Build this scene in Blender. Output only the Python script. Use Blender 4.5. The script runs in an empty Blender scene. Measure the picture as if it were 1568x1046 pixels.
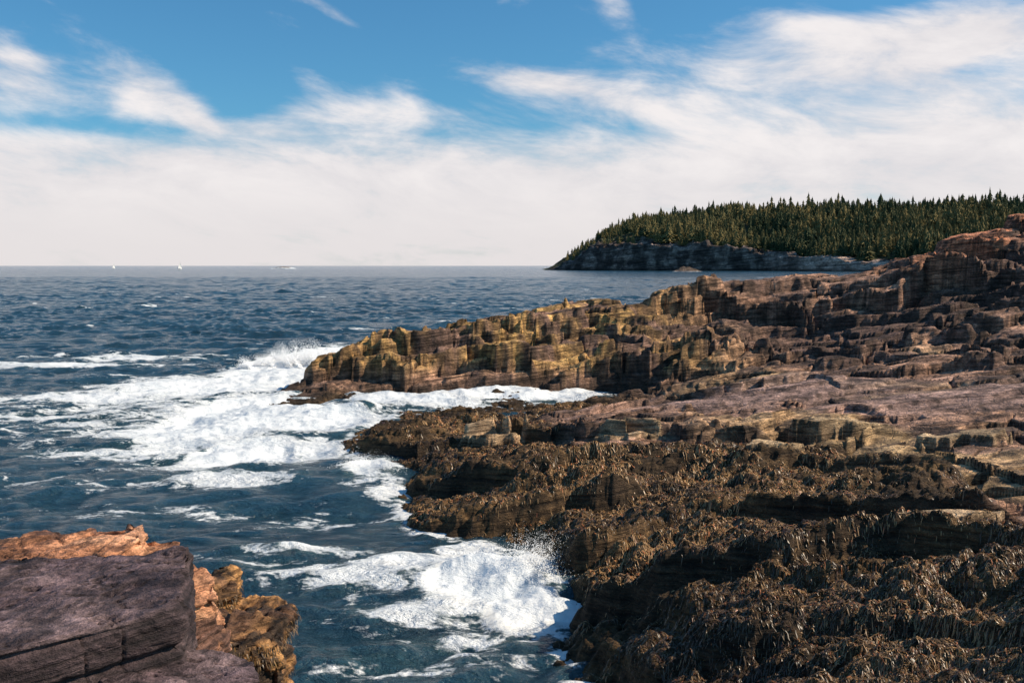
import bpy, bmesh, math, numpy as np, time
from mathutils import Vector
T0=time.time()
rng=np.random.default_rng(7)
scene=bpy.context.scene
H=8.0; F=1524.0; PITCH=math.atan(116/1524.0)
cp,sp=math.cos(PITCH),math.sin(PITCH)
def ST(u,v):
    a=(u-784)/F; b=(523-v)/F
    dy=cp+b*sp; dz=-sp+b*cp
    return a/dy, -dz/dy
def Pd(u,v,d):
    s,t=ST(u,v); return (s*d,d,H-t*d)
def Pz(u,v,z):
    s,t=ST(u,v); d=(H-z)/t; return (s*d,d,z)
def Ph(u,d,z):
    return ((u-784)/F*d,d,z)
# ---------------------------------------------------------------- noise
def _h(ix,iy,seed):
    n=(ix.astype(np.int64)*374761393+iy.astype(np.int64)*668265263+seed*1442695041)&0xffffffff
    n=((n^(n>>13))*1274126177)&0xffffffff
    n=(n^(n>>16))&0xffffff
    return (n/16777215.0).astype(np.float32)
def vn(x,y,seed=0):
    fx=np.floor(x);fy=np.floor(y);rx=(x-fx).astype(np.float32);ry=(y-fy).astype(np.float32)
    rx=rx*rx*rx*(rx*(rx*6-15)+10);ry=ry*ry*ry*(ry*(ry*6-15)+10)
    a=_h(fx,fy,seed);b=_h(fx+1,fy,seed);c=_h(fx,fy+1,seed);d=_h(fx+1,fy+1,seed)
    return (a+(b-a)*rx)*(1-ry)+(c+(d-c)*rx)*ry
def fbm(x,y,o=4,seed=0,g=.5):
    s=0;a=1;t=0
    for i in range(o):
        s=s+a*vn(x*1.0,y*1.0,seed+i*17);t+=a;a*=g
        x,y=x*1.62+y*1.17+3.1,y*1.62-x*1.17+1.7
    return s/t
def vor(x,y,seed=0):
    fx=np.floor(x);fy=np.floor(y)
    d1=np.full(x.shape,9.,np.float32);d2=d1.copy();idd=np.zeros(x.shape,np.float32)
    for i in(-1,0,1):
        for j in(-1,0,1):
            cx=fx+i;cy=fy+j
            px=cx+.1+.8*_h(cx,cy,seed);py=cy+.1+.8*_h(cx,cy,seed+5)
            d=np.sqrt((px-x)**2+(py-y)**2).astype(np.float32)
            r=_h(cx,cy,seed+9)
            m=d<d1
            d2=np.where(m,d1,np.minimum(d2,d));idd=np.where(m,r,idd);d1=np.where(m,d,d1)
    return d2-d1,idd
def sm(x,a,b):
    t=np.clip((x-a)/(b-a),0,1);return t*t*(3-2*t)
def terr(s,step,slope=.2,w=.3):
    q=s/step;f=np.floor(q);r=q-f
    return step*(f+slope*r+(1-slope)*sm(r,1-w,1))
def mkmesh(name,V,Q,smooth=True):
    V=np.ascontiguousarray(V,dtype=np.float32);Q=np.ascontiguousarray(Q,dtype=np.int32)
    k=Q.shape[1];me=bpy.data.meshes.new(name)
    me.vertices.add(len(V));me.vertices.foreach_set('co',V.ravel())
    me.loops.add(Q.size);me.loops.foreach_set('vertex_index',Q.ravel())
    me.polygons.add(len(Q));me.polygons.foreach_set('loop_start',np.arange(0,Q.size,k,dtype=np.int32))
    me.update(calc_edges=True)
    me.polygons.foreach_set('use_smooth',np.full(len(Q),smooth,dtype=bool))
    ob=bpy.data.objects.new(name,me);scene.collection.objects.link(ob);return ob
def setcol(ob,name,C):
    a=ob.data.attributes.new(name,'FLOAT_COLOR','POINT')
    C=np.concatenate([C,np.ones((len(C),1))],1).astype(np.float32);a.data.foreach_set('color',C.ravel())
def setf(ob,name,f):
    a=ob.data.attributes.new(name,'FLOAT','POINT');a.data.foreach_set('value',np.ascontiguousarray(f,dtype=np.float32).ravel())
def gridq(nr,nc):
    i=np.arange((nr-1)*(nc-1));r=i//(nc-1);c=i%(nc-1);a=r*nc+c
    return np.stack([a,a+1,a+nc+1,a+nc],1)
# ---------------------------------------------------------------- node helper
class NT:
    def __init__(s,tree): s.t=tree;s.n=tree.nodes;s.l=tree.links
    def new(s,typ,**k):
        n=s.n.new(typ)
        for a,b in k.items(): setattr(n,a,b)
        return n
    def put(s,sock,val):
        if isinstance(val,bpy.types.NodeSocket): s.l.new(val,sock)
        else:
            if hasattr(sock.default_value,'__len__') and not hasattr(val,'__len__'): val=[val]*len(sock.default_value)
            if hasattr(val,'__len__') and len(sock.default_value)==4 and len(val)==3: val=(*val,1)
            sock.default_value=val
    def m(s,op,a,b=0.,c=0.,clamp=False):
        n=s.new('ShaderNodeMath',operation=op,use_clamp=clamp)
        s.put(n.inputs[0],a);s.put(n.inputs[1],b);s.put(n.inputs[2],c);return n.outputs[0]
    def vm(s,op,a,b=(0,0,0)):
        n=s.new('ShaderNodeVectorMath',operation=op);s.put(n.inputs[0],a);s.put(n.inputs[1],b);return n.outputs[0]
    def mix(s,f,a,b,blend='MIX'):
        n=s.new('ShaderNodeMix',data_type='RGBA',blend_type=blend)
        s.put(n.inputs[0],f);s.put(n.inputs[6],a);s.put(n.inputs[7],b);return n.outputs[2]
    def ss(s,x,a,b,lo=0.,hi=1.):
        n=s.new('ShaderNodeMapRange',interpolation_type='SMOOTHSTEP')
        s.put(n.inputs[0],x);s.put(n.inputs[1],a);s.put(n.inputs[2],b);s.put(n.inputs[3],lo);s.put(n.inputs[4],hi);return n.outputs[0]
    def noise(s,v,sc,det=4,rough=.55,dist=0.,out=0):
        n=s.new('ShaderNodeTexNoise');s.put(n.inputs['Vector'],v);s.put(n.inputs['Scale'],sc)
        n.inputs['Detail'].default_value=det;n.inputs['Roughness'].default_value=rough;n.inputs['Distortion'].default_value=dist
        return n.outputs[out]
    def voro(s,v,sc,feat='DISTANCE_TO_EDGE'):
        n=s.new('ShaderNodeTexVoronoi',feature=feat);s.put(n.inputs['Vector'],v);s.put(n.inputs['Scale'],sc);return n.outputs['Distance']
    def bump(s,h,st,dist,nrm=None):
        n=s.new('ShaderNodeBump');s.put(n.inputs['Height'],h);n.inputs['Strength'].default_value=st;n.inputs['Distance'].default_value=dist
        if nrm is not None:s.l.new(nrm,n.inputs['Normal'])
        return n.outputs[0]
def mat(name):
    m=bpy.data.materials.new(name);m.use_nodes=True;n=NT(m.node_tree)
    b=m.node_tree.nodes['Principled BSDF'];return m,n,b
def pos(n): return n.new('ShaderNodeNewGeometry').outputs['Position']
def attr(n,name,o='Color'):
    a=n.new('ShaderNodeAttribute');a.attribute_name=name;return a.outputs[o]
# ---------------------------------------------------------------- materials
def rock_mat(name,bs=1.0,rough=.85,fine=1.0,ck=1.0,lay_=1.0):
    m,n,b=mat(name);p=pos(n);c=attr(n,'Col')
    sv=n.vm('MULTIPLY',p,(1,1,2.6))
    tl=n.new('ShaderNodeSeparateXYZ');n.l.new(p,tl.inputs[0])
    lay=n.m('SUBTRACT',tl.outputs[2],n.m('MULTIPLY',tl.outputs[0],.12))
    lc=n.new('ShaderNodeCombineXYZ');n.put(lc.inputs[0],n.m('MULTIPLY',tl.outputs[0],.22));n.put(lc.inputs[1],n.m('MULTIPLY',tl.outputs[1],.22));n.put(lc.inputs[2],n.m('MULTIPLY',lay,5.5))
    nl=n.noise(lc.outputs[0],1.5*fine,5,.62,.3)
    n1=n.noise(sv,1.3*fine,6,.65);n2=n.noise(sv,7*fine,4,.7);n3=n.noise(p,32*fine,2,.7)
    f=n.m('MULTIPLY',n.ss(n1,.3,.7,.45,1.55),n.ss(n2,.3,.7,.6,1.4))
    f=n.m('MULTIPLY',f,n.ss(n3,.3,.7,.75,1.25));f=n.m('MULTIPLY',f,n.ss(nl,.34,.58,.4,1.3))
    sc=n.new('ShaderNodeVectorMath',operation='SCALE');n.l.new(c,sc.inputs[0]);n.l.new(f,sc.inputs['Scale'])
    n.put(b.inputs['Base Color'],sc.outputs[0])
    b.inputs['Roughness'].default_value=rough;b.inputs['Specular IOR Level'].default_value=.3
    h=n.m('ADD',n.m('MULTIPLY',n1,.45),n.m('MULTIPLY',n2,.28))
    h=n.m('ADD',h,n.m('MULTIPLY',n3,.06));h=n.m('ADD',h,n.m('MULTIPLY',nl,.85*lay_))
    if ck>0:
        wv=n.vm('ADD',sv,n.vm('MULTIPLY',n.noise(p,.8,3,.6,0,1),(1.8,1.8,2.2)))
        h=n.m('ADD',h,n.m('MULTIPLY',n.ss(n.voro(wv,.7*fine),.0,.04),.10*ck))
    n.put(b.inputs['Normal'],n.bump(h,.9,.35*bs));return m
M_rock=rock_mat('coastal_granite')
M_left=rock_mat('dark_granite',.5,.75,1.7,0,.6)
def weed_mat():
    m,n,b=mat('rockweed');c=attr(n,'Col');b.inputs['Roughness'].default_value=.42
    n.put(b.inputs['Base Color'],c);b.inputs['Specular IOR Level'].default_value=.6
    return m
M_weed=weed_mat()
def water_mat():
    m,n,b=mat('sea_water');p=pos(n);f=attr(n,'foam','Fac')
    w=n.noise(p,.45,2,.5,0,1);wp=n.vm('ADD',p,n.vm('MULTIPLY',w,(3.4,2.6,0)))
    w2=n.noise(p,2.2,2,.6,0,1);wp=n.vm('ADD',wp,n.vm('MULTIPLY',w2,(.8,.7,0)))
    wp=n.vm('MULTIPLY',wp,(.7,.9,0))
    L1=n.voro(wp,.9);L2=n.voro(wp,2.7)
    nb=n.noise(n.vm('MULTIPLY',p,(.6,1.1,1)),.6,6,.68,.5);nf=n.noise(p,5,4,.7)
    val=n.m('ADD',n.m('MULTIPLY',L1,.85),n.m('MULTIPLY',L2,.55))
    val=n.m('ADD',val,n.m('MULTIPLY',n.ss(nb,.3,.7),.62))
    val=n.m('ADD',val,n.m('MULTIPLY',n.m('SUBTRACT',nf,.5),.4))
    d=n.m('SUBTRACT',n.m('MULTIPLY',f,1.25),val)
    mask=n.ss(d,-.04,.22)
    big=n.noise(n.vm('MULTIPLY',p,(.012,.05,0)),1,5,.65)
    deep=n.mix(n.ss(big,.3,.7),(.012,.040,.060),(.022,.066,.098))
    teal=n.mix(n.ss(f,.1,.9),deep,(.045,.10,.105))
    fc=n.mix(n.ss(nb,.3,.7),(.97,.97,.95),(.80,.83,.84))
    n.put(b.inputs['Base Color'],n.mix(mask,teal,fc))
    n.put(b.inputs['Roughness'],n.m('ADD',n.m('MULTIPLY',mask,.75),.13))
    b.inputs['IOR'].default_value=1.33
    n.put(b.inputs['Specular IOR Level'],n.ss(mask,0,1,.45,.1))
    r1=n.noise(n.vm('MULTIPLY',p,(.8,1.5,1)),2.2,5,.68,.3);r2=n.noise(n.vm('MULTIPLY',p,(.6,1.2,1)),.42,4,.6,.2)
    r3=n.noise(n.vm('MULTIPLY',p,(.3,1.,1)),.09,3,.6,.2)
    calm=n.ss(f,.5,1.,1.,.4)
    h=n.m('ADD',n.m('MULTIPLY',r1,.34),n.m('MULTIPLY',r2,.6));h=n.m('ADD',n.m('MULTIPLY',h,calm),n.m('MULTIPLY',r3,1.5))
    n.put(b.inputs['Normal'],n.bump(h,1.,1.0));return m
M_water=water_mat()
def simple(name,col,rough=.7,ns=8,var=.25):
    m,n,b=mat(name);x=n.noise(pos(n),ns,4)
    n.put(b.inputs['Base Color'],n.mix(x,tuple(c*(1-var) for c in col),tuple(min(1,c*(1+var)) for c in col)));b.inputs['Roughness'].default_value=rough;return m
M_foam=simple('spray_white',(.92,.92,.92),.9,3,.03)
M_sail=simple('sail_cloth',(.8,.79,.76),.8,2,.05)
M_hull=simple('boat_hull_paint',(.75,.75,.73),.4,2,.05)
M_wood=simple('mast_alloy',(.5,.48,.45),.4)
m_,n_,b_=mat('spruce_foliage');n_.put(b_.inputs['Base Color'],attr(n_,'Col'));b_.inputs['Roughness'].default_value=.8;b_.inputs['Specular IOR Level'].default_value=.2;M_tree=m_
# ---------------------------------------------------------------- terrain controls
C=[]
def d(*L):
    for u,v,dd in L:C.append(Pd(u,v,dd))
def z(*L):
    for u,v,zz in L:C.append(Pz(u,v,zz))
def h(*L):
    for u,dd,zz in L:C.append(Ph(u,dd,zz))
# far ledge
d((378,608,57.5),(410,603,58),(440,598,59),(460,590,60),(520,600,60),(600,600,60.5),(700,602,60.5),(800,600,60.5),(900,598,61),(1000,592,60),(1100,575,58),(1220,550,58),(1300,560,54),
  (470,575,62),(590,551,62.5),(700,551,62.5),(800,546,63),(900,546,63),(1000,540,63),(1090,520,63),
  (620,522,65.5),(760,518,66),(870,505,67.5),(960,510,67),
  (480,560,64.5),(540,532,66.5),(600,510,68),(700,497,70),(770,478,73),(855,446,76),(940,462,76),(1050,438,78),(1110,424,80),(1180,418,80),(1250,428,80),(1340,416,76),(1440,380,74),(1480,356,74),(1568,326,74),(1650,310,74),
  (1080,470,72),(1160,480,72),(1200,522,66),(1350,470,66),(1450,440,66),(1560,440,62),(1350,520,60),(1450,520,56),(1568,520,52),(1568,395,67),
  (1400,575,48),(1568,570,44),(1568,610,39),(1450,620,40),(1380,662,36.5))
h((400,67,-1.8),(500,74,-2),(600,79,-1),(700,83,-1),(850,90,-1),(1000,94,-1),(1200,96,1),(1400,92,4),(1568,92,7),(340,62,-2.5),(1000,110,-4),(600,100,-4),(1300,110,-2),(1568,112,2),(300,80,-4),
  (500,56,-.25),(600,57,-.1),(700,57,-.05),(800,57.5,.0),(870,58.5,.15),(940,57,.6),(400,53,-1.2),(430,49,-1.2),(480,48,-.6),(340,57,-1.8),(1020,55,.9),(1140,54,1.3),(1250,52.5,2.0),
  (600,52,.16),(700,52.5,.22),(800,53,.3),(880,54,.4))
# middle ridge
d((910,630,50),(1020,602,50),(1140,592,49),(1250,576,47.5),(1290,600,44),(1350,616,41),(540,674,44.5),(575,660,46),(650,658,46),(760,645,47.5))
z((540,705,0),(580,735,0),(622,760,0),(616,805,0),(655,850,0),(700,866,0),(760,866,0),(815,880,.1),
  (650,705,.6),(665,765,.8),(710,810,.75),(760,800,1.0),(720,700,.9),(810,690,1.2),(900,690,1.5),(1000,680,1.7),(1150,680,1.9),(1280,690,2.05),(900,775,1.2),(610,690,.4),(850,830,.6),(1000,640,1.8),(1150,635,2.3),
  (800,750,1.15),(1000,740,1.5),(1150,730,1.75),(1330,700,2.1))
# near ridges
z((838,905,0),(850,965,0),(882,1005,0),(930,1045,0),(870,880,.55),(940,850,1.1),(1050,800,1.7),(1200,780,2.1),(1350,775,2.4),(1568,745,2.9),(1000,880,1.2),(910,925,.7),
  (960,910,1.3),(1050,880,1.7),(1250,850,2.2),(1400,840,2.5),(1568,850,2.9),(1000,980,1.2),(1200,950,1.8),(1400,950,2.2),(1568,950,2.6),(1100,1045,1.2),(1300,1045,1.7),(1568,1045,2.4),(1460,690,2.4),(1568,680,2.7))
h((930,27,.4),(1050,28.5,1.0),(1200,12,1.0),(1500,10,1.8),(1000,12,-.5),(1800,12,3.2),(1800,25,4),(1800,40,4.6),(1800,60,8),(1800,74,12.5),(1800,95,9),(2000,15,4),(2000,50,7))
# sea bed
z((440,740,-1.8),(520,800,-1.8),(530,870,-1.8),(640,920,-1.6),(740,930,-1.5),(780,985,-1.8),(820,1045,-1.8),(790,905,-.8),(300,650,-2.2))
h((200,30,-3),(400,28,-3),(600,20,-3),(200,50,-3),(200,70,-4),(700,14,-3),(800,10,-3),(100,100,-5),(500,38,-2.4))
C=np.array(C);N=len(C);cc=1.0;LAM=.9
D=np.sqrt(((C[:,None,:2]-C[None,:,:2])**2).sum(2)+cc*cc)
A=np.zeros((N+3,N+3));A[:N,:N]=D-np.eye(N)*LAM;A[:N,N]=1;A[:N,N+1:]=C[:,:2];A[N,:N]=1;A[N+1:,:N]=C[:,:2].T
W=np.linalg.solve(A,np.concatenate([C[:,2],[0,0,0]]))
def rbf(x,y):
    s=(W[N]+W[N+1]*x+W[N+2]*y).astype(np.float32);x=x.astype(np.float32);y=y.astype(np.float32)
    for i in range(N):
        s+=np.float32(W[i])*np.sqrt((x-np.float32(C[i,0]))**2+(y-np.float32(C[i,1]))**2+np.float32(cc*cc))
    return s
s0,s1,y0,y1=-.36,.80,9.,112.;NR,NC=1050,1250
sg=np.linspace(s0,s1,NC);lg=np.linspace(math.log(y0),math.log(y1),NR)
Yg=np.exp(lg)[:,None]*np.ones((1,NC));Xg=Yg*sg[None,:]
hs=rbf(Xg,Yg)
# explicit ledges: bedding steps that drop towards the viewer side of each line
def hit(u,v):
    s,t=ST(u,v);ds=np.exp(np.linspace(math.log(13),math.log(90),1500));zr=H-t*ds;q=rbf(s*ds,ds)
    i=np.where(q>zr)[0];dd=ds[i[0]] if len(i) else None
    return (s*dd,dd) if dd else None
LEDGE=[([(380,612),(470,577),(590,551),(700,552),(800,547),(900,548),(1000,541),(1090,522)],.58,2.0,3.0),
 ([(560,530),(610,518),(690,522),(760,520),(870,508),(960,514),(1030,505)],.42,1.6,2.4),
 ([(700,503),(800,495),(900,490),(1000,490),(1060,482)],.32,1.6,2.4),
 ([(1000,470),(1040,464),(1110,472),(1170,477),(1228,480)],.80,1.8,3.0),
 ([(1225,470),(1290,462),(1380,448),(1460,432),(1568,425),(1620,420)],.9,3.0,3.5),
 ([(1380,400),(1440,388),(1500,380),(1568,372)],.5,2,3),
 ([(930,582),(1000,568),(1100,545),(1220,530),(1330,535)],.28,1.5,2.5),
 ([(1270,545),(1380,540),(1480,545),(1568,545)],.25,1.5,2.5),
 ([(910,632),(1020,605),(1140,596),(1250,581),(1300,600)],.30,1.2,2.0),
 ([(1050,652),(1150,640),(1290,622),(1350,632)],.24,1.2,2.0),
 ([(545,690),(640,688),(760,667),(900,662),(1050,662),(1200,682),(1350,672)],.32,1.2,2.0),
 ([(640,750),(760,732),(900,712),(1000,705),(1150,706)],.28,1.1,1.8),
 ([(700,815),(800,775),(900,760),(1000,745)],.26,1.0,1.6),
 ([(850,885),(930,845),(1000,808),(1080,785),(1200,776),(1330,778),(1440,782),(1568,770)],.40,1.1,1.5),
 ([(1150,708),(1300,698),(1450,694),(1568,705)],.25,1.0,1.8),
 ([(860,958),(950,910),(1050,878),(1200,862),(1350,836),(1568,842)],.42,1.0,1.3),
 ([(1050,985),(1150,958),(1270,935),(1400,932),(1568,962)],.28,.9,1.2)]
lo_=np.zeros_like(hs)
for pts,Am,Lf,Lb in LEDGE:
    wpt=[hit(*p) for p in pts];wpt=[p for p in wpt if p];wpt.sort();xs=np.array([p[0] for p in wpt]);ys=np.array([p[1] for p in wpt])
    k=int(xs[0]*13)%97;jag=(ys.mean()/40);near=ys.mean()<33
    yl=np.interp(Xg,xs,ys)+((fbm(Xg*.35,Xg*0+k,4,k)-.5)*3.0+(_h(np.floor(Xg/1.9+vn(Yg*.4,Xg*0,3)),Xg*0,k)-.5)*(0 if near else 1.3))*jag
    dd=yl-Yg;win=sm(Xg,xs[0]-1.5,xs[0]+1.0)*(1-sm(Xg,xs[-1]-1,xs[-1]+1.5))
    t=sm(dd,-.08,.36) if near else sm(dd,-.05,.12+.1*jag);aa=Am*(.55+.9*vn(Xg*.4,Xg*0+k,k+3))
    lo_+=win*aa*((1-t)*np.exp(-np.abs(dd)/Lb)-t*np.exp(-np.abs(dd)/Lf))
print('ledges',time.time()-T0)
def weedlimit(x,y):
    l=np.interp(y,[20,27,34,40,46,56,64,80],[3.3,2.8,1.8,1.4,1.0,.4,.2,.1])
    return l+ (fbm(x*.25,y*.25,4,71)-.5)*1.5
def flatmask(x,y):
    q=((x-12.0)/8.5)**2+((y-46.3)/3.4)**2;q2=((x-18.5)/7)**2+((y-40.5)/2.6)**2
    return np.clip(np.exp(-q**2)+np.exp(-q2**2),0,1)
BARE=[hit(*p)+r_ for p,r_ in [((1180,694),(1.0,.8)),((1465,798),(.75,.55)),((1450,808),(.9,.4)),((1485,676),(1.1,.8)),((1290,660),(1.4,.8)),((960,668),(1.3,.8)),((740,668),(1.2,.8))]]
def baremask(x,y):
    m=np.zeros_like(x);nz=(fbm(x*1.2,y*1.2,4,88)-.5)*1.6
    for bx,by,rx,ry in BARE:
        q=np.sqrt(((x-bx)/rx)**2+((y-by)/ry)**2)+nz;m=np.maximum(m,sm(-q,-1.15,-.9))
    return m
BM=baremask(Xg,Yg)
def detail(x,y,hh,lo_):
    fm=np.clip(flatmask(x,y)+BM,0,1)
    wl=weedlimit(x,y);ws=sm(wl-hh,-.15,.35)*(1-fm)
    wx=x+(fbm(x*.25,y*.25,4,5)-.5)*4;wy=y+(fbm(x*.25,y*.25,4,6)-.5)*4
    tilt=.13*x-.04*y
    e1,r1=vor(wx*.15-wy*.05,wy*.32+wx*.05,3);e2,r2=vor(wx*.30+3,wy*.7,8)
    amp=sm(hh,-.6,.8)
    base=hh-tilt+(fbm(x*.22,y*.22,5,12)-.5)*1.5*amp
    z1=terr(base+r1*1.4,1.4,.38,.12)-r1*1.4
    z2=terr(z1+r2*.45+(fbm(x*.4,y*.4,2,15)-.5)*.4,.45,.4,.14)-r2*.45
    pm=sm(fbm(x*.16,y*.16,3,19),.32,.52)
    zr=z1*(1-pm)+z2*pm+tilt+.15
    zr=zr-.30*(1-sm(e1,0,.05))-.16*(1-sm(e2,0,.05))*pm+(fbm(x*.8,y*1.1,4,22,.45)-.5)*.38+(r2-.5)*.2
    zf=terr(hh-tilt+(fbm(x*.15,y*.3,4,25)-.5)*.7,.32,.5,.12)+tilt+.1+(fbm(x*.8,y*1.4,4,26)-.5)*.12
    zf=zf*(1-BM)+(hh+.28+(fbm(x*1.5,y*1.5,3,27)-.5)*.2)*BM
    zr=zr*(1-fm)+zf*fm
    e3,r3=vor(wx*.8,wy*1.3,31)
    b=hh-tilt+(fbm(x*.4,y*.5,4,41)-.5)*.9
    zs=terr(b+r1*.8,.8,.5,.4)-r1*.8+tilt+.1+.12*(sm(e3,0,.4)-.5)+(fbm(x*1.1,y*1.6,5,44,.6)-.5)*.55+(np.abs(fbm(x*3,y*4,3,47)-.5))*-.35
    zz=zr*(1-ws)+zs*ws+lo_*sm(hh,-.5,.3)
    k=sm(hh,-1.2,.1)
    return hh*(1-k)+zz*k,ws,r1,r2
Zg,WS,R1,R2=detail(Xg,Yg,hs,lo_)
print('terrain',time.time()-T0)
def albedo(x,y,zz,ws,r1,r2,hh):
    n1=fbm(x*.5,y*.5,5,101);n2=fbm(x*.18,y*.18,4,102);n3=fbm(x*3,y*3,4,103)
    def c(*a):return np.array(a)[None,None,:]
    def mx(f,a,b):return a*(1-f[...,None])+b*f[...,None]
    pink=c(.50,.275,.175);grey=c(.22,.128,.092);red=c(.60,.23,.115);yel=c(.64,.37,.12);dark=c(.065,.042,.03);weed=c(.055,.033,.016)
    col=mx(sm(n1,.38,.62),grey+0*n1[...,None],pink)
    # shade of the right upper slope, painted into the albedo
    slope_shade=sm(x,15.5,19)*sm(y,56,60)*(1-sm(y+(n1-.5)*6,67,70))
    col=mx(slope_shade*.75,col,c(.11,.066,.055)*(.7+.6*n1[...,None]))
    col=mx(sm(zz,7.,9.3)*sm(n1,.28,.55)*(1-slope_shade),col,red)
    yz=(1-sm(x,6,18))*sm(y,50,58)*sm(n1+.35*(r1-.5),.33,.52)*sm(zz,.9,2.0)
    col=mx(yz*.88,col,yel)
    col=mx(sm(fbm(x*1.1,y*1.1,5,119),.5,.62)*yz*.6,col,c(.16,.085,.04))
    y2=(1-sm(y,52,60))*sm(n2+.2*(n1-.5),.48,.60)*sm(x,4,10)
    col=mx(y2*.6,col,c(.52,.34,.15))
    fm=flatmask(x,y);col=mx(fm*.8,col,c(.33,.21,.175)*(.8+.5*n1[...,None]))
    col=mx(sm(n3,.52,.68)*.7,col,dark)
    col=mx(sm(fbm(x*.9,y*.9,4,109),.54,.64)*.55*(1-fm),col,dark)
    col=col*(.75+.5*r2[...,None])
    wet=1-sm(zz+(n1-.5)*1.0,.4,1.3)
    col=mx(wet*.85,col,dark)
    w2=mx(sm(n1,.4,.65)*.7,weed+0*col,c(.16,.09,.036))
    col=mx(ws,col,w2)
    col=mx(BM*.85,col,c(.50,.34,.19)*(.6+.8*n3[...,None]))
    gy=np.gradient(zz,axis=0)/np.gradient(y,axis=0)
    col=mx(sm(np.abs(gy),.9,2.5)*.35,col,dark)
    return col
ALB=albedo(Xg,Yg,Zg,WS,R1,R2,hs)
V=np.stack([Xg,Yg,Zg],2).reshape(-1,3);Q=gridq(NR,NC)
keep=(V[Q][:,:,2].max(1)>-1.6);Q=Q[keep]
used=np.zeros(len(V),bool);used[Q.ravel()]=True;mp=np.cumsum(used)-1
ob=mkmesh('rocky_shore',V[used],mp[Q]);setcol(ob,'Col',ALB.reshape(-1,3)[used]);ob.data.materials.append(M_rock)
print('rock mesh',time.time()-T0)
def samp(G,x,y):
    c=np.clip((x/y-s0)/(s1-s0)*(NC-1),0,NC-1.001);r=np.clip((np.log(y)-lg[0])/(lg[-1]-lg[0])*(NR-1),0,NR-1.001)
    ci=c.astype(int);ri=r.astype(int);fc=c-ci;fr=r-ri
    return (G[ri,ci]*(1-fc)+G[ri,ci+1]*fc)*(1-fr)+(G[ri+1,ci]*(1-fc)+G[ri+1,ci+1]*fc)*fr
# ---------------------------------------------------------------- rockweed strands
def strands(nt,per,seed):
    r=np.random.default_rng(seed)
    s=r.uniform(-.18,.62,nt);y=np.exp(r.uniform(math.log(11.5),math.log(54),nt));x=s*y
    ww=samp(WS,x,y);zz=samp(Zg,x,y);pt=fbm(x*.6,y*.6,4,222)
    e=.25;gx=(samp(Zg,x+e,y)-samp(Zg,x-e,y))/(2*e);gy=(samp(Zg,x,y+e)-samp(Zg,x,y-e))/(2*e);sl=np.sqrt(gx*gx+gy*gy)
    k=(ww>r.uniform(.3,.9,nt))&(zz>-.1)&(pt+r.normal(0,.06,nt)>.38)&(sl<r.uniform(.7,1.5,nt));x=x[k];y=y[k];n=len(x)
    tc=fbm(x*.35,y*.35,4,201)+.5*(r.random(n)-.5)
    X=np.repeat(x,per)+r.normal(0,.09,n*per);Y=np.repeat(y,per)+r.normal(0,.09,n*per)
    T=np.repeat(tc,per)+.15*(r.random(n*per)-.5);m=n*per
    K=4;e=.3
    rd=r.normal(0,.7,m)+np.repeat(r.normal(0,.9,n),per)
    L=np.repeat(r.uniform(.015,.042,n),per)*r.uniform(.7,1.2,m)*(1+.03*Y)
    wd=(.0028+.00034*Y)*r.uniform(.6,1.3,m)
    pts=[];dirs=[];px,py=X,Y
    lift=r.uniform(.006,.028,m)
    for i in range(K):
        gx=(samp(Zg,px+e,py)-samp(Zg,px-e,py));gy=(samp(Zg,px,py+e)-samp(Zg,px,py-e))
        a=np.arctan2(-gy-.1,-gx-.08)+rd*(1-.12*i)+r.normal(0,.4,m)
        dx=np.cos(a);dy=np.sin(a)
        sl=np.sqrt(gx*gx+gy*gy)/(2*e);ls=1/(1+sl*sl)
        zt=samp(Zg,px,py)+lift*[.5,1,.8,.3][i]
        pts.append(np.stack([px,py,zt],1));dirs.append(np.stack([-dy,dx,r.normal(0,.5,m)],1))
        px=px+dx*L*ls;py=py+dy*L*ls
    wf=[.6,1,.9,.25]
    VV=np.zeros((m,K,2,3));
    for i in range(K):
        o=dirs[i]*(wd*wf[i])[:,None];VV[:,i,0]=pts[i]-o;VV[:,i,1]=pts[i]+o
    b=(np.arange(m)*K*2)[:,None]+(np.arange(K-1)*2)[None,:];b=b.ravel()
    Q=np.stack([b,b+1,b+3,b+2],1)
    t=np.clip(T,0,1);f=sm(t,.35,.8)[:,None]
    c0=np.array([[.075,.043,.020]]);c1=np.array([[.48,.27,.105]])
    col=c0*(1-f)+c1*f;red=(r.random(m)<.12)[:,None];col=np.where(red,col*np.array([[1.3,.8,.7]]),col)
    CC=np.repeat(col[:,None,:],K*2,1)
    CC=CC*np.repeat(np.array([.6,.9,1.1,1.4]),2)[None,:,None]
    return VV.reshape(-1,3),Q,CC.reshape(-1,3)
vv,qq,c_=strands(60000,7,5)
print('strands',len(qq),time.time()-T0)
ob=mkmesh('rockweed',vv,qq);setcol(ob,'Col',c_);ob.data.materials.append(M_weed)
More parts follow.
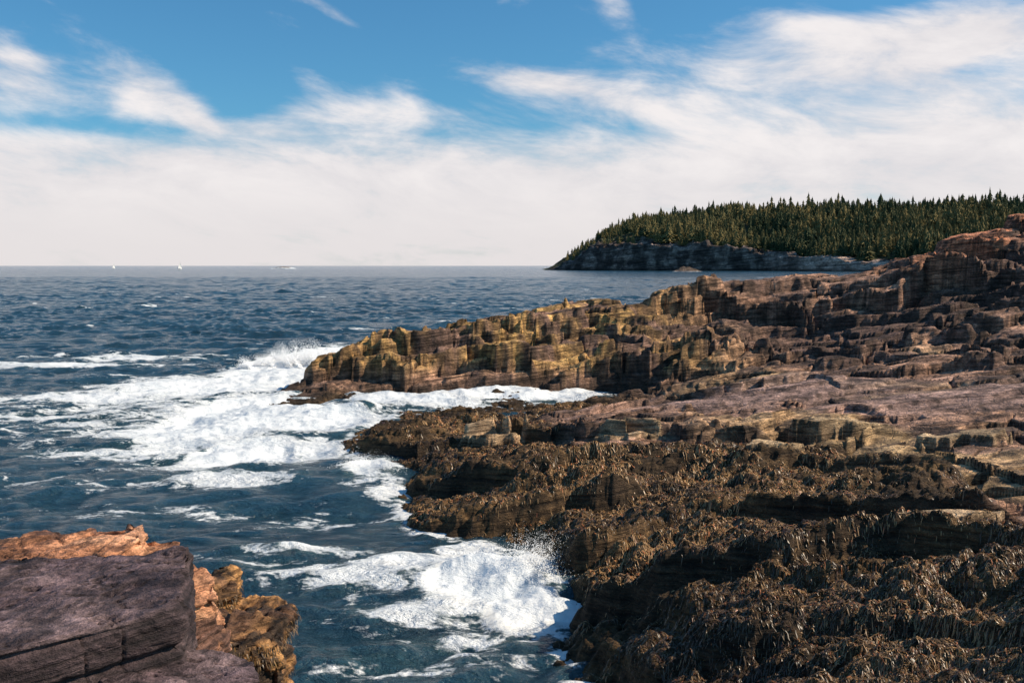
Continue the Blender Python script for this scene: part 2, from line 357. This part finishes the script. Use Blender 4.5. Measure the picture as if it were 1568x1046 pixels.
# ---------------------------------------------------------------- sea
rows=np.concatenate([np.exp(np.linspace(math.log(9),math.log(700),1150)),np.exp(np.linspace(math.log(706),math.log(60000),90))])
a=np.concatenate([np.linspace(-1.9,-.62,60)[:-1],np.linspace(-.62,.62,1000),np.linspace(.62,1.9,60)[1:]])
sy=rows[:,None]*np.ones((1,len(a)));sx=sy*a[None,:]
hb=rbf(sx[:680],sy[:680]);hb=np.concatenate([hb,np.full((len(rows)-680,len(a)),-8.,np.float32)],0)
hb=np.where(sy>110,-8,hb)
zz=np.zeros_like(sx);r=np.random.default_rng(3)
wxp=sx+(vn(sx*.07,sy*.07,301)-.5)*5;wyp=sy+(vn(sx*.07,sy*.07,302)-.5)*5
nwv=64
for i in range(nwv):
    lam=.6*(12/.6)**((i+r.random())/nwv);th=math.radians(-75)+r.normal(0,.6);k=2*math.pi/lam
    am=.0058*lam*(1.0 if lam<3 else .55)
    fade=1-sm(sy,lam*75,lam*170)
    nr=int(np.searchsorted(rows,lam*170))
    if nr<2:continue
    zz[:nr]+=(am*fade[:nr])*np.sin(k*(math.cos(th)*wxp[:nr]+math.sin(th)*wyp[:nr])+r.random()*6.28)
zz=zz*(.75+.6*fbm(sx*.03,sy*.03,2,310))
zz=zz+1.4*zz*np.abs(zz)
foam=np.zeros_like(sx)
def blob(u,v,ru,rv,st,pw=2.):
    global foam
    x,y,_=Pz(u,v,0);rx=ru*y/F;ry=rv*y*y/(H*F)
    q=((sx-x)/rx)**2+((sy-y)/ry)**2
    foam=np.maximum(foam,st*np.exp(-(q**(pw/2))*.8))
for b in [(360,645,105,44,1.6,2.5),(425,575,85,25,1.6,2.5),(300,592,140,16,1.25,2),(375,698,95,24,1.4,2.5),(110,610,180,8,1.0,2),(490,545,50,18,1.5,3),
          (90,560,170,4,.9,2),(210,548,120,5,.8,2),(60,640,130,6,.7,2),(160,695,150,10,.85,2),(340,738,140,11,.85,2),(240,660,110,16,.85,2),(100,740,200,26,.36,2),(260,620,260,55,.52,2),
          (560,725,46,20,1.0,2),(600,752,40,10,.85,2),(250,785,320,20,.34,2),(480,790,170,26,.38,2),
          (740,900,86,32,1.7,2.5),(800,932,62,25,1.6,2.5),(630,872,120,10,1.0,2),(560,885,170,28,.62,2),(470,850,130,9,.8,2),(700,975,150,18,.62,2),(630,938,120,16,.8,2),
          (600,1010,260,44,.46,2),(400,870,120,24,.48,2),(858,938,66,13,1.4,3),
          (470,650,100,20,1.4,3),(600,622,140,10,1.4,3),(760,608,150,8,1.5,3),(480,690,60,16,1.0,3),(875,602,50,6,1.5,2)]:
    blob(*b)
shore=np.exp(-((hb+.1)/.4)**2)*.62
foam=np.where(sy<100,np.maximum(foam,shore),foam)
foam*= .52+.75*fbm(sx*.12,sy*.28,6,320,.65)
cap=sm(fbm(sx*.10,sy*.22,5,330,.65),.69,.8)*.5*sm(sy,30,60)*(1-sm(sy,250,500))
foam=np.maximum(foam,cap)
zz=zz+foam.clip(0,1.2)*(fbm(sx*.7,sy*.7,5,340,.55)-.35)*.42
for (u,v,rx,ry,am) in [(560,625,8,3.5,.28),(740,608,10,2.6,.30),(480,660,5,5,.3),(800,900,2.0,2.0,.3),(470,560,5,6,.5)]:
    x,y,_=Pz(u,v,0);zz+=am*np.exp(-(((sx-x)/rx)**2+((sy-y)/ry)**2))
ob=mkmesh('sea_water',np.stack([sx,sy,zz],2).reshape(-1,3),gridq(*sx.shape));setf(ob,'foam',foam);ob.data.materials.append(M_water)
print('sea',time.time()-T0)
# ---------------------------------------------------------------- spray
def spray(name,base,nj,hh,spread,n,lean,size,seed):
    r=np.random.default_rng(seed)
    j=r.integers(0,nj,n);bx=r.normal(0,1,nj)*spread[0];by=r.normal(0,1,nj)*spread[1]
    hj=hh*r.uniform(.3,1,nj)*np.exp(-(bx/spread[0])**2*.35);dx=r.normal(lean,.3,nj)
    t=r.random(n)**1.7
    jit=.05+.16*t
    P=np.stack([bx[j]+dx[j]*t*hj[j]+r.normal(0,1,n)*jit,by[j]+r.normal(0,1,n)*jit*2,t*hj[j]+r.normal(0,.05,n)],1)+np.array(base)
    sz=size*r.uniform(.4,1.3,n)*(1.25-t)
    tet=np.array([[1,1,1],[1,-1,-1],[-1,1,-1],[-1,-1,1]])*.6
    V=P[:,None,:]+tet[None]*sz[:,None,None]*r.uniform(.6,1.4,(n,4,1))
    b=np.arange(n)*4;Q=np.concatenate([np.stack([b,b+1,b+2],1),np.stack([b,b+3,b+1],1),np.stack([b,b+2,b+3],1),np.stack([b+1,b+3,b+2],1)])
    ob=mkmesh(name,V.reshape(-1,3),Q,False);ob.data.materials.append(M_foam)
x,y,_=Pz(478,562,0);spray('sea_spray',(x,y-1,.2),90,2.2,(2.8,1.2),42000,-.3,.05,1)
x,y,_=Pz(808,892,0);spray('sea_spray',(x,y,.1),50,1.35,(.5,.3),16000,.1,.02,2)
x,y,_=Pz(555,722,0);spray('sea_spray',(x,y,.0),40,.8,(.8,.4),8000,-.1,.025,3)
# ---------------------------------------------------------------- headland
hs0,hs1=.03,.95;nr,nc=320,1100
S=np.linspace(hs0,hs1,nc)[None,:]*np.ones((nr,1));Dd=(np.linspace(0,1,nr)**1.8*900)[:,None]*np.ones((1,nc))
KY=([.03,.12,.25,.35,.5,.95],[1750,1600,1500,1330,1150,900]);KG=([.03,.042,.07,.09,.115,.17,.22,.31,.4,.5,.95],[-6,-2,20,40,55,67,74,79,76,80,84])
KC=([.03,.04,.06,.09,.13,.2,.25,.3,.4,.95],[-8,-2,15,40,46,38,28,18,13,12])
def headz(S,Dd,Y0,G,Cc):
    x=S*(Y0+Dd);y=Y0+Dd
    nz=fbm(x*.02,y*.02,4,401);n2=fbm(x*.03,y*.03,6,402,.6)
    w=8+20*nz
    c=sm(Dd,0,w)*(.85+.15*sm(Dd,20,60))
    zc=8+Cc*y/F; zr=8+G*(Y0+330)/F
    zz=-3+(zc+3)*c*(.72+.5*n2)
    k=sm(Dd,35,340);zz=zz*(1-k)+zr*k-60*sm(Dd,500,900)
    zz+= (n2-.5)*9*sm(Dd,2,16)*sm(Cc,-8,6)
    zt=terr(zz+nz*24,11,.3,.3)-nz*24
    kk=(1-sm(Dd,40,80))*.5
    return x,y,zz*(1-kk)+zt*kk
hx,hy,hz=headz(S,Dd,np.interp(S,*KY),np.interp(S,*KG),np.interp(S,*KC))
hz[0,:]=-4
hn=fbm(hx*.09,hz*.05+hy*.03,5,410,.6)
ff=sm(Dd,34,52)
cf=sm(hn,.40,.68)[...,None];cliff=np.array([.075,.055,.047])*(1-cf)+np.array([.30,.215,.175])*cf
pale=(sm(S,.25,.33)*(1-sm(Dd,15,50)))[...,None];cliff=cliff*(1-pale)+np.array([.60,.42,.33])*pale*(.3+1.0*hn[...,None])
cliff=cliff*(.25+.75*sm(hz,1,6))[...,None]
hc=cliff*(1-ff[...,None])+np.array([.06,.06,.026])*ff[...,None]
ob=mkmesh('forested_headland',np.stack([hx,hy,hz],2).reshape(-1,3),gridq(nr,nc));setcol(ob,'Col',hc.reshape(-1,3))
M_head=rock_mat('headland_rock',16,.9,.05);ob.data.materials.append(M_head)
# spruce trees
def tree_tpl(seed):
    r=np.random.default_rng(seed);V=[];T=[];C_=[]
    lv=11;base=.08
    for i in range(lv):
        f=i/(lv-1);zt=base+(1-base)*(i+1.3)/lv;zb=base+(1-base)*i/lv-.03
        R=.21*(1-f)**.75*r.uniform(.6,1.25)+.012;n=7;b=len(V)
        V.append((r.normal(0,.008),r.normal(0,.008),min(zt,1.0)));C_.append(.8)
        off=r.random()*6
        for j in range(n*2):
            an=off+math.pi*j/n;rr=R*(r.uniform(.7,1.25) if j%2==0 else r.uniform(.3,.55))
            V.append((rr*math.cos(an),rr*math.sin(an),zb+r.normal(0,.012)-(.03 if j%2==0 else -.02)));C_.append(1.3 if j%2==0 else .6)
        for j in range(n*2):T.append((b,b+1+j,b+1+(j+1)%(n*2)))
    b=len(V)
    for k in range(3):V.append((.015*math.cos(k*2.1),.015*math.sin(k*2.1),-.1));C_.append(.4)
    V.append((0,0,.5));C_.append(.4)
    for k in range(3):T.append((b+k,b+(k+1)%3,b+3))
    return np.array(V),np.array(T),np.array(C_)
TP=[tree_tpl(i) for i in range(7)]
r=np.random.default_rng(11);nt=5200
ts=r.uniform(.055,.62,nt);td=32+r.random(nt)**1.25*420
tx,ty,tz=headz(ts,td,np.interp(ts,*KY),np.interp(ts,*KG),np.interp(ts,*KC))
keep=(tz>12)&((fbm(tx*.02,ty*.02,3,420)>.38)|(td>110));keep&=(ts>.085)|(r.random(nt)<.35)
tx,ty,tz,ts=tx[keep],ty[keep],tz[keep],ts[keep];nt=len(tx)
th=r.uniform(10,27,nt)*(.55+.45*sm(ts,.06,.14))*(.8+.5*fbm(tx*.01,ty*.01,3,431))*(1+.35*(r.random(nt)<.08));rot=r.random(nt)*6.28;wd=r.uniform(.8,1.8,nt)
tone=fbm(tx*.012,ty*.012,3,421)+r.normal(0,.18,nt)
ga=np.array([.055,.072,.030]);gb=np.array([.25,.19,.07])
VV=[];QQ=[];CL=[];o=0;kind=r.integers(0,7,nt)
for k in range(7):
    i=np.where(kind==k)[0];v,t,c=TP[k];n=len(i);cr=np.cos(rot[i])[:,None];sr=np.sin(rot[i])[:,None]
    w=(th[i]*wd[i])[:,None]
    X=(v[None,:,0]*cr-v[None,:,1]*sr)*w+tx[i][:,None];Yy=(v[None,:,0]*sr+v[None,:,1]*cr)*w+ty[i][:,None];Z=v[None,:,2]*th[i][:,None]+tz[i][:,None]
    VV.append(np.stack([X,Yy,Z],2).reshape(-1,3));QQ.append((t[None]+(np.arange(n)*len(v))[:,None,None]).reshape(-1,3)+o);o+=n*len(v)
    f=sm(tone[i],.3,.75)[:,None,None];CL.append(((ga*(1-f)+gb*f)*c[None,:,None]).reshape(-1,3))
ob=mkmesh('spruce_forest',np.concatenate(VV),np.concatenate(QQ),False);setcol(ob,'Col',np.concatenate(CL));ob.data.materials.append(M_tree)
print('forest',nt,time.time()-T0)
# ---------------------------------------------------------------- islet
def islet(name,u,dist,wx,wy,hh,seed,col,foamy):
    n=90;g=np.linspace(-1,1,n);gx,gy=np.meshgrid(g,g);q=np.sqrt(gx**2+gy**2)
    zz=(1-sm(q,.2,1))*hh*(.3+1.2*fbm(gx*3+seed,gy*3,4,seed))-1
    x0=(u-784)/F*dist
    ob=mkmesh(name,np.stack([x0+gx*wx,dist+gy*wy,zz],2).reshape(-1,3),gridq(n,n))
    c=np.ones((n*n,3))*np.array(col)
    c=np.where((zz.ravel()<foamy)[:,None],np.array([[.8,.82,.83]]),c);setcol(ob,'Col',c);ob.data.materials.append(M_head)
islet('rocky_islet',435,2600,42,20,6,5,(.3,.24,.2),2.8)
islet('rocky_islet',1052,1350,26,14,6,9,(.16,.11,.08),.2)
# ---------------------------------------------------------------- sailing boats
def boat(u,dist,L,head):
    em=bpy.data.objects.new('sailing_boat',None);scene.collection.objects.link(em);em.location=((u-784)/F*dist,dist,0.1);em.rotation_euler[2]=head
    st=12;V=[];Fa=[]
    for i in range(st+1):
        f=i/st;x=(f-.5)*L;w=.15*L*math.sin(math.pi*min(1,.12+f*.88))**.7 if i<st else .01
        sh=.09*L+.03*L*(2*f-1)**2
        V+= [(x,-w,sh),(x*.97,-w*.7,.02*L),(x*.94,0,-.04*L),(x*.97,w*.7,.02*L),(x,w,sh)]
    for i in range(st):
        for j in range(4):a=i*5+j;Fa.append((a,a+1,a+6,a+5))
        a=i*5;Fa.append((a+4,a,a+5,a+9))
    Fa.append((0,1,2,3,4))
    def part(nm,V,Fa,m):
        me=bpy.data.meshes.new(nm);me.from_pydata(V,[],Fa);me.update();o=bpy.data.objects.new(nm,me);scene.collection.objects.link(o);me.materials.append(m);o.parent=em
    part('hull',V,Fa,M_hull)
    def tube(a,b,r):
        V=[];n=6;a=Vector(a);b=Vector(b);d=(b-a).normalized();s=d.cross(Vector((0,1,.01))).normalized();t=d.cross(s)
        for c in(a,b):
            for k in range(n):an=k*6.283/n;V.append(tuple(c+s*r*math.cos(an)+t*r*math.sin(an)))
        return V,[(k,(k+1)%n,n+(k+1)%n,n+k) for k in range(n)]+[tuple(range(n)),tuple(range(n,2*n))]
    V,Fa=tube((.08*L,0,0),(.08*L,0,1.35*L),.012*L);part('mast',V,Fa,M_wood)
    V,Fa=tube((.08*L,0,.2*L),(-.4*L,0,.2*L),.01*L);part('boom',V,Fa,M_wood)
    def sail(nm,A,B,Cn):
        n=8;V=[];Fa=[]
        for i in range(n+1):
            for j in range(n+1):
                f=i/n;g=j/n*(1-f);p=Vector(A)*(1-f-g)+Vector(B)*f+Vector(Cn)*g;p.y+=.05*L*math.sin(math.pi*f)*math.sin(math.pi*j/n);V.append(tuple(p))
        for i in range(n):
            for j in range(n):a=i*(n+1)+j;Fa.append((a,a+1,a+n+2,a+n+1))
        part(nm,V,Fa,M_sail)
    sail('mainsail',(.06*L,0,.22*L),(.06*L,0,1.32*L),(-.38*L,.02*L,.22*L))
    sail('jib',(.1*L,0,.15*L),(.09*L,0,1.15*L),(.48*L,.02*L,.14*L))
boat(277,2000,11,.95);boat(176,2500,10,1.1)
# ---------------------------------------------------------------- left foreground rocks
def prism(bm,top,zb,flare=.15):
    c=Vector((sum(p[0] for p in top)/len(top),sum(p[1] for p in top)/len(top),0))
    t=[bm.verts.new(p) for p in top];b=[]
    for p in top:
        q=Vector((p[0],p[1],0));dd=(q-c)*flare;b.append(bm.verts.new((p[0]+dd.x,p[1]+dd.y,zb)))
    n=len(top);bm.faces.new(t);bm.faces.new(b[::-1])
    for i in range(n):bm.faces.new((t[i],b[i],b[(i+1)%n],t[(i+1)%n]))
def rockobj(name,prisms,vox,disp,colf,mt,seed,blk=.0):
    bm=bmesh.new()
    for t,zb,fl in prisms:prism(bm,t,zb,fl)
    bmesh.ops.recalc_face_normals(bm,faces=bm.faces)
    me=bpy.data.meshes.new('t');bm.to_mesh(me);o=bpy.data.objects.new('t',me);scene.collection.objects.link(o)
    md=o.modifiers.new('r','REMESH');md.mode='VOXEL';md.voxel_size=vox
    dg=bpy.context.evaluated_depsgraph_get();me2=bpy.data.meshes.new_from_object(o.evaluated_get(dg))
    n=len(me2.vertices);co=np.zeros(n*3,np.float32);me2.vertices.foreach_get('co',co);co=co.reshape(-1,3).astype(float)
    no=np.zeros(n*3,np.float32);me2.vertices.foreach_get('normal',no);no=no.reshape(-1,3)
    x,y,z=co.T
    def n3(f,fz,sd,o_=4):return (fbm(x*f+z*fz*.5,y*f+z*fz*.5,o_,sd)+fbm(x*f-y*f*.5,z*fz,o_,sd+50)+fbm(y*f+x*f*.3,z*fz,o_,sd+90))/3-.5
    lay=z-.06*x-.05*y+n3(.5,.5,seed)*.35
    st=np.abs(((lay*2.6)%1)-.5)*2;st=sm(st,.0,.35)
    st2=np.abs(((lay*9+n3(1,1,seed+2)*1.5)%1)-.5)*2;st2=sm(st2,.0,.4)
    side=1-np.abs(no[:,2])**2
    dsp=disp*(n3(.9,1.6,seed+3)*2.4+n3(3,6,seed+4)*1.3+n3(9,14,seed+6)*.5)+side*(st-1)*.09+side*(st2-1)*.02
    g1=1-sm(np.abs(fbm(x*.5+y*.25,y*1.7-x*.4,5,seed+11,.55)-.5),0,.014)
    g2=1-sm(np.abs(fbm(x*1.6,y*.5+z*.25,4,seed+12)-.5),0,.014)
    g3=1-sm(np.abs(fbm(x*.8+y*.1+7,y*3.4-x*.5,5,seed+13,.55)-.47),0,.012)
    dsp-= .06*g1*(1-side*.5)+.05*g2*(.2+.8*side)+.035*g3*(1-side)
    if blk>0:
        e,rr=vor(x*2.3+z*.3,z*1.6+y*1.3,seed);dsp+=blk*((rr-.5)*1.2-(1-sm(e,0,.1))*.6)
    co=co+no*dsp[:,None]
    me2.vertices.foreach_set('co',co.astype(np.float32).ravel());me2.update()
    bpy.data.objects.remove(o);ob=bpy.data.objects.new(name,me2);scene.collection.objects.link(ob)
    me2.polygons.foreach_set('use_smooth',np.ones(len(me2.polygons),bool))
    CL=colf(co,no,n3)*(1-.7*np.maximum(np.maximum(g1*(1-side*.5),g2*.7*side),g3*.6*(1-side)))[:,None]
    setcol(ob,'Col',CL);me2.materials.append(mt);return ob,co,no
def colA(co,no,n3):
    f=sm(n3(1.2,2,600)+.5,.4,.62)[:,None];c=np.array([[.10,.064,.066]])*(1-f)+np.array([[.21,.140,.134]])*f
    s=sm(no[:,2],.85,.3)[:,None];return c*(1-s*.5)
def colB(co,no,n3):
    f=sm(n3(1.5,2,610)+.5,.4,.6)[:,None];c=np.array([[.42,.18,.09]])*(1-f)+np.array([[.60,.30,.165]])*f
    g=sm(n3(2.5,3,615)+.5,.54,.6)[:,None];return c*(1-g)+np.array([[.16,.08,.055]])*g
def colW(co,no,n3):
    f=sm(n3(1.5,2,620)+.5,.42,.58)[:,None];c=np.array([[.12,.06,.033]])*(1-f)+np.array([[.46,.23,.085]])*f
    g=sm(n3(3.5,4,625)+.5,.5,.56)[:,None];return c*(1-g)+np.array([[.06,.036,.022]])*g
def pd(*L):return [Pd(*p) for p in L]
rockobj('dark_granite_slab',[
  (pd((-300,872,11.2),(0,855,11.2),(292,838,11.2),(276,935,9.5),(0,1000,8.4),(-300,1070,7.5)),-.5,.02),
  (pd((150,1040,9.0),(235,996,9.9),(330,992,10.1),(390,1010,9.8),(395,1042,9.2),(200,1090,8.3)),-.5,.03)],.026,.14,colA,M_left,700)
rockobj('orange_granite_outcrop',[
  (pd((-300,846,13.6),(0,828,13.8),(120,812,13.8),(222,798,13.8),(230,818,13.2),(180,850,12.2),(-300,875,12.2)),-.5,.03),
  (pd((150,838,13.6),(222,820,13.9),(280,826,13.8),(292,852,12.9),(200,870,12.2)),-.5,.02),
  (pd((240,860,13.2),(290,850,13.6),(322,872,13.4),(335,912,12.6),(280,925,12.2)),-.5,.04),
  (pd((270,940,12.6),(330,915,13.2),(352,950,12.8),(300,985,12.0)),-.5,.04)],.035,.2,colB,M_left,800,.07)
wo,wco,wno=rockobj('weed_covered_boulder',[
  (pd((318,885,16.5),(358,882,16.6),(368,912,15.8),(320,920,15.4)),-1,.05),
  (pd((330,918,16.0),(385,912,16.6),(425,912,16.4),(450,932,15.4),(428,985,14.0),(330,985,13.6)),-1,.04)],.035,.34,colW,M_left,900,.11)
r=np.random.default_rng(21);idx=r.integers(0,len(wco),18000);idx=idx[(wno[idx,1]<.4)&(wco[idx,2]>0)&(wno[idx,2]<.75)&(vn(wco[idx,0]*2,wco[idx,2]*1.5,5)>.45)]
m=len(idx);K=4;p=wco[idx]+wno[idx]*.01;nn=wno[idx];VV=np.zeros((m,K,2,3));sd=np.stack([-nn[:,1],nn[:,0],r.normal(0,.2,m)],1)+r.normal(0,.15,(m,3));sd/=np.linalg.norm(sd,axis=1)[:,None]
L=r.uniform(.02,.05,m);dr=np.stack([r.normal(0,.25,m),r.normal(0,.05,m),-np.ones(m)],1)
for i in range(K):
    w=np.array([.7,1,.8,.2])[i]*r.uniform(.004,.011,m)[:,None];q=p+nn*[0,.02,.02,.01][i];VV[:,i,0]=q-sd*w;VV[:,i,1]=q+sd*w
    p=p+dr*L[:,None]
b=((np.arange(m)*K*2)[:,None]+(np.arange(K-1)*2)[None,:]).ravel();f=r.random(m)[:,None]**1.5
col=np.array([[.07,.04,.018]])*(1-f)+np.array([[.38,.21,.07]])*f
ob=mkmesh('hanging_rockweed',VV.reshape(-1,3),np.stack([b,b+1,b+3,b+2],1));setcol(ob,'Col',np.repeat(col,K*2,0));ob.data.materials.append(M_weed)
# ---------------------------------------------------------------- sun, sky
EL,AZ=math.radians(38),math.radians(90)
sd=Vector((math.sin(AZ)*math.cos(EL),math.cos(AZ)*math.cos(EL),math.sin(EL)))
L=bpy.data.lights.new('sun','SUN');L.energy=5;L.angle=math.radians(.5);L.color=(1,.86,.67)
lo=bpy.data.objects.new('sun',L);scene.collection.objects.link(lo);lo.rotation_euler=(-sd).to_track_quat('-Z','Y').to_euler()
w=bpy.data.worlds.new('World');scene.world=w;w.use_nodes=True;n=NT(w.node_tree);bg=w.node_tree.nodes['Background']
sk=n.new('ShaderNodeTexSky');sk.sky_type='NISHITA';sk.sun_disc=False;sk.sun_elevation=EL;sk.sun_rotation=AZ;sk.air_density=1.0;sk.dust_density=.6;sk.ozone_density=2.0
tc=n.new('ShaderNodeTexCoord').outputs['Generated'];sep=n.new('ShaderNodeSeparateXYZ');n.l.new(tc,sep.inputs[0])
az=n.m('ARCTAN2',sep.outputs[0],sep.outputs[1]);el=n.m('ARCSINE',sep.outputs[2])
def comb(a,b,c=0.):
    q=n.new('ShaderNodeCombineXYZ');n.put(q.inputs[0],a);n.put(q.inputs[1],b);n.put(q.inputs[2],c);return q.outputs[0]
def gb(u,v,ra,re,am,rot=0.):
    a0=math.atan((u-784)/F);e0=math.atan((407-v)/F*math.cos(a0))
    dx=n.m('SUBTRACT',az,a0);dy=n.m('SUBTRACT',el,e0);c_,s_=math.cos(rot),math.sin(rot)
    x=n.m('ADD',n.m('MULTIPLY',dx,c_/ra),n.m('MULTIPLY',dy,s_/ra));y=n.m('ADD',n.m('MULTIPLY',dy,c_/re),n.m('MULTIPLY',dx,-s_/re))
    q=n.m('ADD',n.m('MULTIPLY',x,x),n.m('MULTIPLY',y,y));return n.m('MULTIPLY',n.m('EXPONENT',n.m('MULTIPLY',q,-1.)),am)
cov=n.ss(el,.085,.17,.92,.05)
for g in [(1230,110,.17,.045,.55,.0),(1480,120,.12,.07,.42,0),(800,128,.075,.016,.6,-.12),(950,160,.09,.02,.35,-.1),(40,115,.05,.028,.6,-.2),(225,135,.04,.024,.6,-.6),(300,175,.03,.014,.4,-.7),(510,25,.06,.009,.55,-.5),(935,20,.03,.014,.45,-.6),(560,172,.1,.018,.35,0),(470,120,.03,.012,.3,-.5),(1500,45,.09,.03,.4,0),(360,200,.06,.012,.3,0),(1200,40,.08,.012,.25,-.2),
          (600,90,.10,.03,-.3,0),(400,150,.04,.016,-.35,.5),(130,195,.1,.012,-.6,0),(720,30,.12,.03,-.25,0),(1060,25,.1,.015,-.2,0),(310,60,.1,.03,-.25,0),(1330,10,.08,.012,-.4,0),(1500,110,.03,.012,-.3,0)]:
    cov=n.m('ADD',cov,gb(*g))
v0=comb(n.m('MULTIPLY',az,6.),n.m('ADD',n.m('MULTIPLY',el,16.),n.m('MULTIPLY',az,2.2)),.3)
n1=n.noise(v0,1.2,10,.62,.35);n2=n.noise(comb(n.m('MULTIPLY',az,9.),n.m('ADD',n.m('MULTIPLY',el,50.),n.m('MULTIPLY',az,5.)),2.),1.,6,.6,.4)
nn=n.m('ADD',n.m('MULTIPLY',n.m('SUBTRACT',n1,.5),1.7),n.m('MULTIPLY',n.m('SUBTRACT',n2,.5),.45))
mask=n.ss(n.m('ADD',cov,nn),.08,.9)
mask=n.m('MULTIPLY',mask,n.ss(sep.outputs[1],-.3,.3,.12,1.))
cl=n.mix(n.ss(n1,.35,.7),(7.6,7.3,7.5),(9.3,8.8,8.7))
cl=n.mix(n.ss(el,0.,.12),(8.1,7.6,7.6),cl)
blue=n.mix(1.,sk.outputs[0],(.46,.95,1.18),'MULTIPLY')
n.put(bg.inputs[0],n.mix(n.m('MULTIPLY',mask,.97),blue,cl));bg.inputs[1].default_value=.1
# ---------------------------------------------------------------- camera
cam=bpy.data.cameras.new('camera');cam.lens=35;cam.sensor_width=36;cam.clip_end=120000;cam.clip_start=.1
co=bpy.data.objects.new('camera',cam);scene.collection.objects.link(co);co.location=(0,0,H);co.rotation_euler=(math.pi/2-PITCH,0,0);scene.camera=co
scene.view_settings.view_transform='Standard';scene.view_settings.look='None';scene.view_settings.exposure=0
print('done',time.time()-T0)
